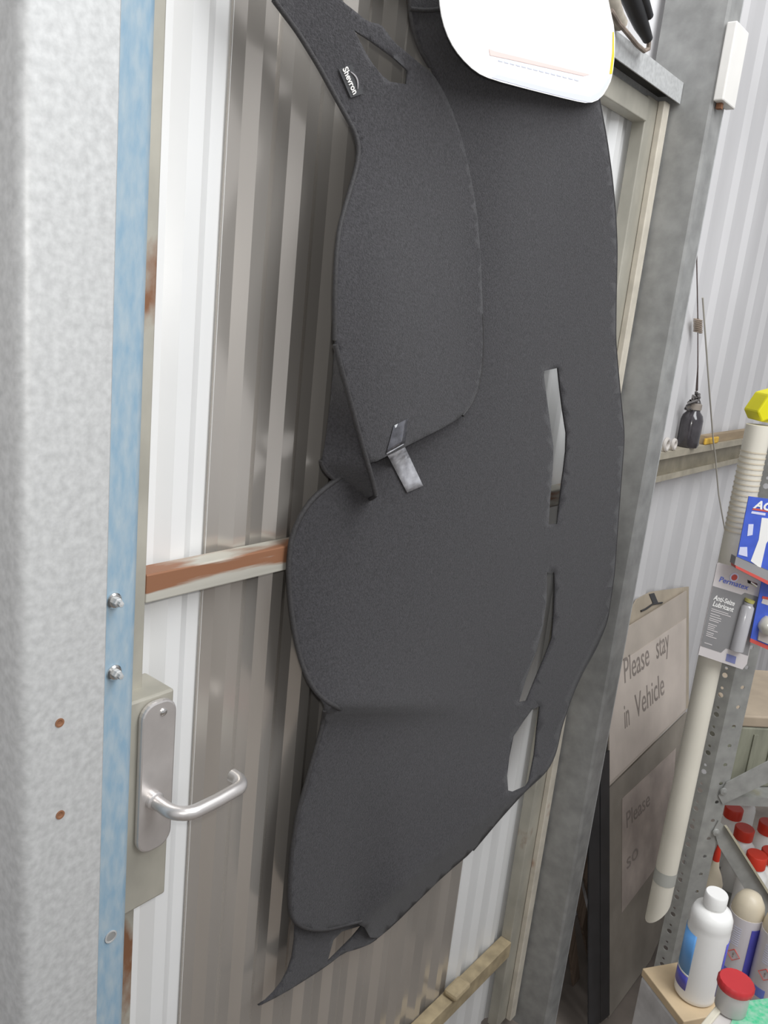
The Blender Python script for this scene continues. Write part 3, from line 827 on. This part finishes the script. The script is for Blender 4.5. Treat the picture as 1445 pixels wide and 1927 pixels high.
def ltext(Q, t, u, v, width, size, m_, parent, o=0.0512, **kw):
    uq = quadpt(Q, 1, v, 0) - quadpt(Q, 0, v, 0); vq = quadpt(Q, u, 0, 0) - quadpt(Q, u, 1, 0)
    vq = vq - uq.normalized() * vq.dot(uq.normalized())
    lettering(t, quadpt(Q, u, v, o), uq, vq, size, m_, parent, squeeze=width * uq.length / size / (0.5 * len(t)), **kw)
ltext(Q, 'Permatex', .10, .185, .62, .017, CBLUE, pk)
c = quadpt(Q, .40, .10, .0507)
MB().lathe([(0.0105, 0), (0.0105, 0.0006), (0, 0.0006)], 16, mtx=Matrix.Translation(c) @ nrm.to_track_quat('Z', 'Y').to_matrix().to_4x4()).build('logo_ring', PALEBLUE, pk)
MB().lathe([(0.007, 0.0006), (0.007, 0.0011), (0, 0.0011)], 14, mtx=Matrix.Translation(c) @ nrm.to_track_quat('Z', 'Y').to_matrix().to_4x4()).build('logo_dot', CRED, pk)
ltext(Q, 'Anti-Seize', .07, .385, .52, .016, WHITEP, pk, bold=.02)
ltext(Q, 'Lubricant', .07, .45, .5, .016, WHITEP, pk, bold=.02)
for k, (v, w) in enumerate(((.48, .36), (.50, .42), (.53, .2), (.555, .24), (.58, .24), (.60, .2), (.64, .18), (.66, .15), (.68, .14), (.70, .22), (.73, .15), (.75, .14), (.77, .22), (.85, .16))):
    patch(Q, R4(.07, v, .07 + w, v + .008), .0511, .0003, 'print_line', PACKW, pk)
patch(Q, R4(.56, .89, .76, .97), .0506, .0005, 'blue_mark', mat('dusty_blue', (0.20, 0.22, 0.42), 0.5, var=0.1), pk)
patch(Q, [(.68, .085), (.90, .095), (.91, .12), (.7, .115)], .0506, .0005, 'hang_slot', HOLE, pk)
MB().tube([quadpt(Q, .70, .10, .03), quadpt(Q, .78, .10, .06), quadpt(Q, .9, .12, .062)], 0.0025, 8).build('peg_hook', CHROME, pk)
# upper blue pack
Q2 = [(1409, 934), (1500, 946), (1475, 1092), (1386, 1052)]
pk2 = empty('blister_pack', quadpt(Q2, .3, 1, .08)); tag(pk2, 'bright blue pack with white lettering above the grey blister pack', 'blister pack', 'packs hanging on the rack')
patch(Q2, R4(0, 0, 1, .96), .085, .002, 'card', PBLUE, pk2)
patch(Q2, [(.13, .165), (.9, .145), (.9, .17), (.12, .195)], .0856, .0006, 'red_bar', CRED, pk2)
ltext(Q2, 'ACDelco', .14, .160, .82, .024, WHITEP, pk2, o=.0858, bold=.035, shear=.2)
patch(Q2, [(.12, .215), (.40, .205), (.40, .24), (.11, .25)], .0856, .0005, 'print_line', PALEBLUE, pk2)
patch(Q2, [(.34, .28), (.62, .26), (.66, .40), (.52, .62), (.50, .98), (.28, .94), (.36, .6)], .0858, .001, 'bulb_picture', WHITEP, pk2)
patch(Q2, [(.10, .42), (.2, .40), (.22, .56), (.12, .6)], .0856, .0005, 'cloud_print', PALEBLUE, pk2)
patch(Q2, [(.02, .80), (.16, .76), (.2, .9), (.02, .92)], .0856, .0005, 'cloud_print', PALEBLUE, pk2)
patch(Q2, [(-.02, .97), (1, .97), (1, 1.10), (-.02, 1.10)], .088, .02, 'base_tray', mat('tray_grey', (0.30, 0.29, 0.29), 0.5, var=0.1), pk2)
patch(Q2, [(0.0, 1.10), (1, 1.10), (1, 1.155), (0.02, 1.14)], .088, .02, 'red_edge', CRED, pk2)
# lower blue pack
Q3 = [(1434, 1090), (1520, 1108), (1494, 1244), (1411, 1208)]
pk3 = empty('blister_pack', quadpt(Q3, .3, 1, .06)); tag(pk3, 'blue bulb pack with red lower edge right of the grey blister pack', 'blister pack', 'packs hanging on the rack')
patch(Q3, R4(0, 0, 1, .94), .062, .002, 'card', PBLUE, pk3)
patch(Q3, R4(0, .94, 1, 1.0), .0622, .0022, 'red_edge', CRED, pk3)
patch(Q3, [(.10, .26), (.9, .22), (.9, .38), (.08, .36)], .0626, .0005, 'logo_plate', PACKW, pk3)
patch(Q3, [(.08, .25), (.9, .21), (.9, .245), (.07, .29)], .0629, .0005, 'red_bar', CRED, pk3)
c = quadpt(Q3, .30, .66, .066)
MB().lathe([(0, -.02), (.014, -.017), (.021, -.004), (.021, .004), (.016, .015), (.009, .022)], 16, mtx=Matrix.Translation(c)).build('bulb', mat('bulb_glass', (0.55, 0.53, 0.46), 0.1, var=0.08, coat=.6), pk3, smooth=True)
patch(Q3, R4(.16, .78, .5, .92), .066, .006, 'bulb_base', mat('bulb_base', (0.5, 0.45, 0.42), 0.4, var=0.1), pk3)

# bottles on the low shelf
def camang(p): return math.atan2(CAM.y - p.y, CAM.x - p.x)
def red_bottle(px, py, lab, hgt=0.20, r=0.039):
    p = Pz(px, py, SH + hgt - 0.008)
    loc = Vector((p.x, p.y, SH + 0.0005))
    t = empty('small_bottle', loc); tag(t, lab, 'bottle', 'red capped bottles on the rack shelf')
    T = Matrix.Translation(loc); k = r / .034
    MB().lathe([(r * .9, 0), (r, .006), (r, hgt * .66), (r * .93, hgt * .73), (.021 * k, hgt * .80), (.021 * k, hgt * .83)], 20, mtx=T).build('body', WHITEP, t, smooth=True)
    MB().lathe([(.0235 * k, hgt * .83), (.024 * k, hgt * .985), (.022 * k, hgt), (0, hgt)], 20, mtx=T).build('cap', REDC, t, smooth=True)
    return t
red_bottle(1381, 1524, 'white bottle with red cap, leftmost of those behind the brace', .19)
red_bottle(1401, 1562, 'white bottle with bright red cap in the middle of those behind the brace', .20)
red_bottle(1424, 1612, 'white bottle with dusty red cap, nearest of those behind the brace', .215)
red_bottle(1404, 1492, 'white bottle with shaded dark red cap, farthest back on the rack shelf', .19)
red_bottle(1446, 1552, 'white bottle with red cap cut off by the right photo edge', .20)
red_bottle(1452, 1606, 'white bottle with red cap at the right photo edge, lower one', .20)

# slim bottle with orange tip beside the upright
p = Pz(1349, 1610, SH + .23); loc = Vector((p.x, p.y, SH + .0005))
sq = empty('nozzle_bottle', loc); tag(sq, 'slim cream bottle with red nozzle tip just right of the rack upright', 'bottle')
T = Matrix.Translation(loc)
MB().lathe([(.028, 0), (.030, .006), (.030, .11)], 20, mtx=T).build('body', CANW, sq, smooth=True)
MB().lathe([(.0302, .1102), (.030, .15), (.022, .175), (.012, .195), (.009, .215)], 20, mtx=T).build('shoulder', CREAM, sq, smooth=True)
MB().lathe([(.009, .2152), (.0085, .235), (.005, .26), (.002, .27)], 14, mtx=T).build('nozzle_tip', REDC, sq, smooth=True)

def spray(px, py, r, h, lab):
    p = Pz(px, py, SH + .0005)
    loc = Vector((p.x, p.y, SH + .0005)); t = empty('spray_can', loc); tag(t, lab, 'spray can', 'spray cans on the rack shelf')
    T = Matrix.Translation(loc); a0 = camang(loc)
    MB().lathe([(r * .96, 0), (r, .004), (r, h * .74)], 28, mtx=T).build('body', CANW, t, smooth=True)
    MB().lathe([(r * .98, h * .7402), (r * .97, h * .77), (r * .86, h * .85), (r * .6, h * .92), (r * .2, h * .95), (0, h * .952)], 24, mtx=T).build('cap', CREAM, t, smooth=True)
    MB().lathe([(r + .0007, h * .14), (r + .0007, h * .66)], 12, a0 + math.radians(28), a0 + math.radians(78), T).build('blue_label', DBLUE, t, solid=.0004)
    MB().lathe([(r + .0006, h * .115), (r + .0006, h * .138)], 12, a0 + math.radians(24), a0 + math.radians(78), T).build('red_line', CRED, t, solid=.0004)
    # hazard diamond and barcode-like block
    d = a0 - math.radians(12); rad = Vector((math.cos(d), math.sin(d), 0)); tan = Vector((-math.sin(d), math.cos(d), 0))
    c = loc + rad * (r + .0012) + UP * h * .36; s = .016
    pts = [c + UP * s, c + tan * s, c - UP * s, c - tan * s, c + UP * s]
    MB().tube(pts, .0011, 6).build('hazard_diamond', CRED, t)
    MB().tube([c + UP * .006, c - UP * .001], .0018, 6).build('hazard_mark', INK, t)
    MB().tube([c - UP * .0045, c - UP * .006], .0018, 6).build('hazard_mark', INK, t)
    MB().lathe([(r + .0007, h * .11), (r + .0007, h * .2)], 6, d - math.radians(26), d + math.radians(12), T).build('blue_block', LBLUE if False else mat('mid_blue', (0.16, 0.22, 0.62), .5, var=.1), t, solid=.0004)
    for k in range(9):
        z = h * (.46 + .022 * k)
        MB().lathe([(r + .0006, z), (r + .0006, z + .0016)], 5, d - math.radians(20), d + math.radians(8), T).build('print_line', PALEBLUE, t, solid=.0003)
    return t
spray(1376, 1842, .040, .27, 'white spray can with cream top and deep blue label behind the white bottle')
spray(1436, 1880, .042, .27, 'white spray can with hazard diamond at the right photo edge')

# carton in front with the big white bottle, and the red lidded jar
bp = Pt(1306, 1868, 1.72)
BT = bp.z
e1 = (RR * 0.93 + NN * 0.2).normalized(); e2 = Vector((e1.y, -e1.x, 0)) * -1   # e2 points away from the lens
cart = empty('carton', (bp.x, bp.y, 0)); tag(cart, 'tan carton wrapped in crumpled film under the large white bottle', 'carton')
base = Vector((bp.x, bp.y, 0)) - e1 * 0.070 - e2 * 0.058
q = [base, base + e1 * 0.145, base + e1 * 0.145 + e2 * 0.14, base + e2 * 0.14]
MB().hexa([v + UP * (BT - .02) for v in q], UP * -(BT - .0215)).build('wrapped_body', FILM, cart, bevel=.006)
MB().hexa([v + UP * (BT - .001) for v in q], UP * -.0185).build('lid', CARTON, cart, bevel=.002)
wbt = empty('large_bottle', (bp.x, bp.y, BT)); tag(wbt, 'large white bottle with blue side labels standing on the tan carton', 'bottle')
T = Matrix.Translation((bp.x, bp.y, BT)); a0 = camang(bp); r = .0415
MB().lathe([(r * .9, 0), (r * .98, .004), (r, .012), (r, .165), (r * .985, .17), (r * 1.0, .176), (r * .98, .192), (r * .86, .204), (.026, .209), (.0205, .211), (.0205, .216)], 36, mtx=T).build('body', WHITEP, wbt, smooth=50)
MB().lathe([(.0225, .2165), (.0225, .240), (.0205, .243), (0, .243)], 28, mtx=T).build('cap', WHITEP, wbt, smooth=True)
MB().lathe([(r + .0006, .062), (r + .0006, .155)], 14, a0 - math.radians(100), a0 - math.radians(24), T).build('light_blue_label', LBLUE, wbt, solid=.0004, smooth=True)
MB().lathe([(r + .0006, .025), (r + .0006, .0600)], 14, a0 - math.radians(100), a0 - math.radians(24), T).build('blue_label', DBLUE, wbt, solid=.0004, smooth=True)
MB().lathe([(r + .0008, .058), (r + .0008, .0625)], 14, a0 - math.radians(100), a0 - math.radians(24), T).build('label_line', WHITEP, wbt, solid=.0004, smooth=True)
MB().lathe([(r + .0006, .025), (r + .0006, .150)], 8, a0 + math.radians(66), a0 + math.radians(110), T).build('back_label', DBLUE, wbt, solid=.0004, smooth=True)

jp = Pt(1386, 1846, 1.46)
JZ = jp.z - 0.060
loc = Vector((jp.x, jp.y, JZ))
cr2 = empty('low_box', (jp.x, jp.y, 0)); tag(cr2, 'pale rimmed box with green sheet on top at the bottom right corner', 'box')
ga = Pz(1318, 1930, JZ); gbp = Pz(1372, 1864, JZ)
gu = (gbp - ga).normalized(); gw = Vector((gu.y, -gu.x, 0))
g0 = ga - gu * .06
qq = [g0, g0 + gu * .19, g0 + gu * .19 + gw * .24, g0 + gw * .24]
MB().hexa([v + UP * -.0008 for v in qq], UP * -(JZ - .004)).build('box_body', mat('pale_box', (0.55, 0.52, 0.50), .6, var=.15), cr2, bevel=.003)
MB().hexa([Pz(x, y, JZ) for x, y in ((1394, 1886), (1470, 1876), (1480, 1940), (1368, 1940))], UP * .0012).build('green_sheet', GREEN, cr2)
MB().hexa([g0 + UP * -.0005, g0 + gu * .19 + UP * -.0005, g0 + gu * .19 + gw * .012 + UP * -.0005, g0 + gw * .012 + UP * -.0005], UP * .006).build('rim', mat('rim_pale', (0.62, 0.58, 0.47), .6, var=.1), cr2, bevel=.002)
tub = empty('lidded_tub', loc); tag(tub, 'small cloudy plastic tub with ribbed dark red lid', 'tub')
T = Matrix.Translation(loc)
MB().lathe([(.026, .002), (.027, .004), (.027, .046)], 32, mtx=T).build('body', GLASSJ, tub, smooth=True)
T = Matrix.Translation(loc - UP * .0525)
lid = MB()
prof = [(.0298, .099), (.031, .101), (.031, .110), (.028, .114), (0, .114)]
seg = 60
for rr_, z in prof:
    for k in range(seg):
        a = 2 * math.pi * k / seg
        q_ = rr_ * (1 + (.02 if k % 3 == 0 and .100 < z < .116 else 0))
        lid.v.append(T @ Vector((q_ * math.cos(a), q_ * math.sin(a), z)))
for i in range(len(prof) - 1):
    for k in range(seg):
        lid.f.append((i * seg + k, i * seg + (k + 1) % seg, (i + 1) * seg + (k + 1) % seg, (i + 1) * seg + k))
lid.f.append(tuple(range(seg - 1, -1, -1)))
lid.build('lid', REDJ, tub, smooth=50, weld=True)

# storage crate seen through the rack above the braces
cz = ZC - 1.10 + .0005
c0_ = Vector((U.x, U.y, 0)) + NN * 0.06 + RR * 0.055
gb = empty('storage_crate', (c0_.x, c0_.y, cz)); tag(gb, 'dull green grey crate standing inside the rack above the braces', 'crate')
CRT = mat('green_grey_plastic', (0.25, 0.25, 0.19), 0.5, var=0.25, vscale=14, stretch=(3, 3, .5))
q = [c0_, c0_ + RR * .34, c0_ + RR * .34 + NN * .3, c0_ + NN * .3 + RR * .06]
MB().hexa([v + UP * cz for v in q], UP * 0.17).build('crate_body', CRT, gb, bevel=.006)
for k in range(7):
    a = c0_ + RR * (.02 + .05 * k) + NN * -.004
    MB().hexa([a + UP * (cz + .01), a + RR * .012 + UP * (cz + .01), a + RR * .012 + UP * (cz + .15), a + UP * (cz + .15)], NN * .0035).build('rib', CRT, gb)
q = [v + (NN - RR) * -.002 for v in q]
MB().hexa([v + UP * (cz + .1705) for v in q], UP * 0.03).build('lid', mat('tan_lid', (0.42, 0.34, 0.25), .6, var=.15), gb, bevel=.004)
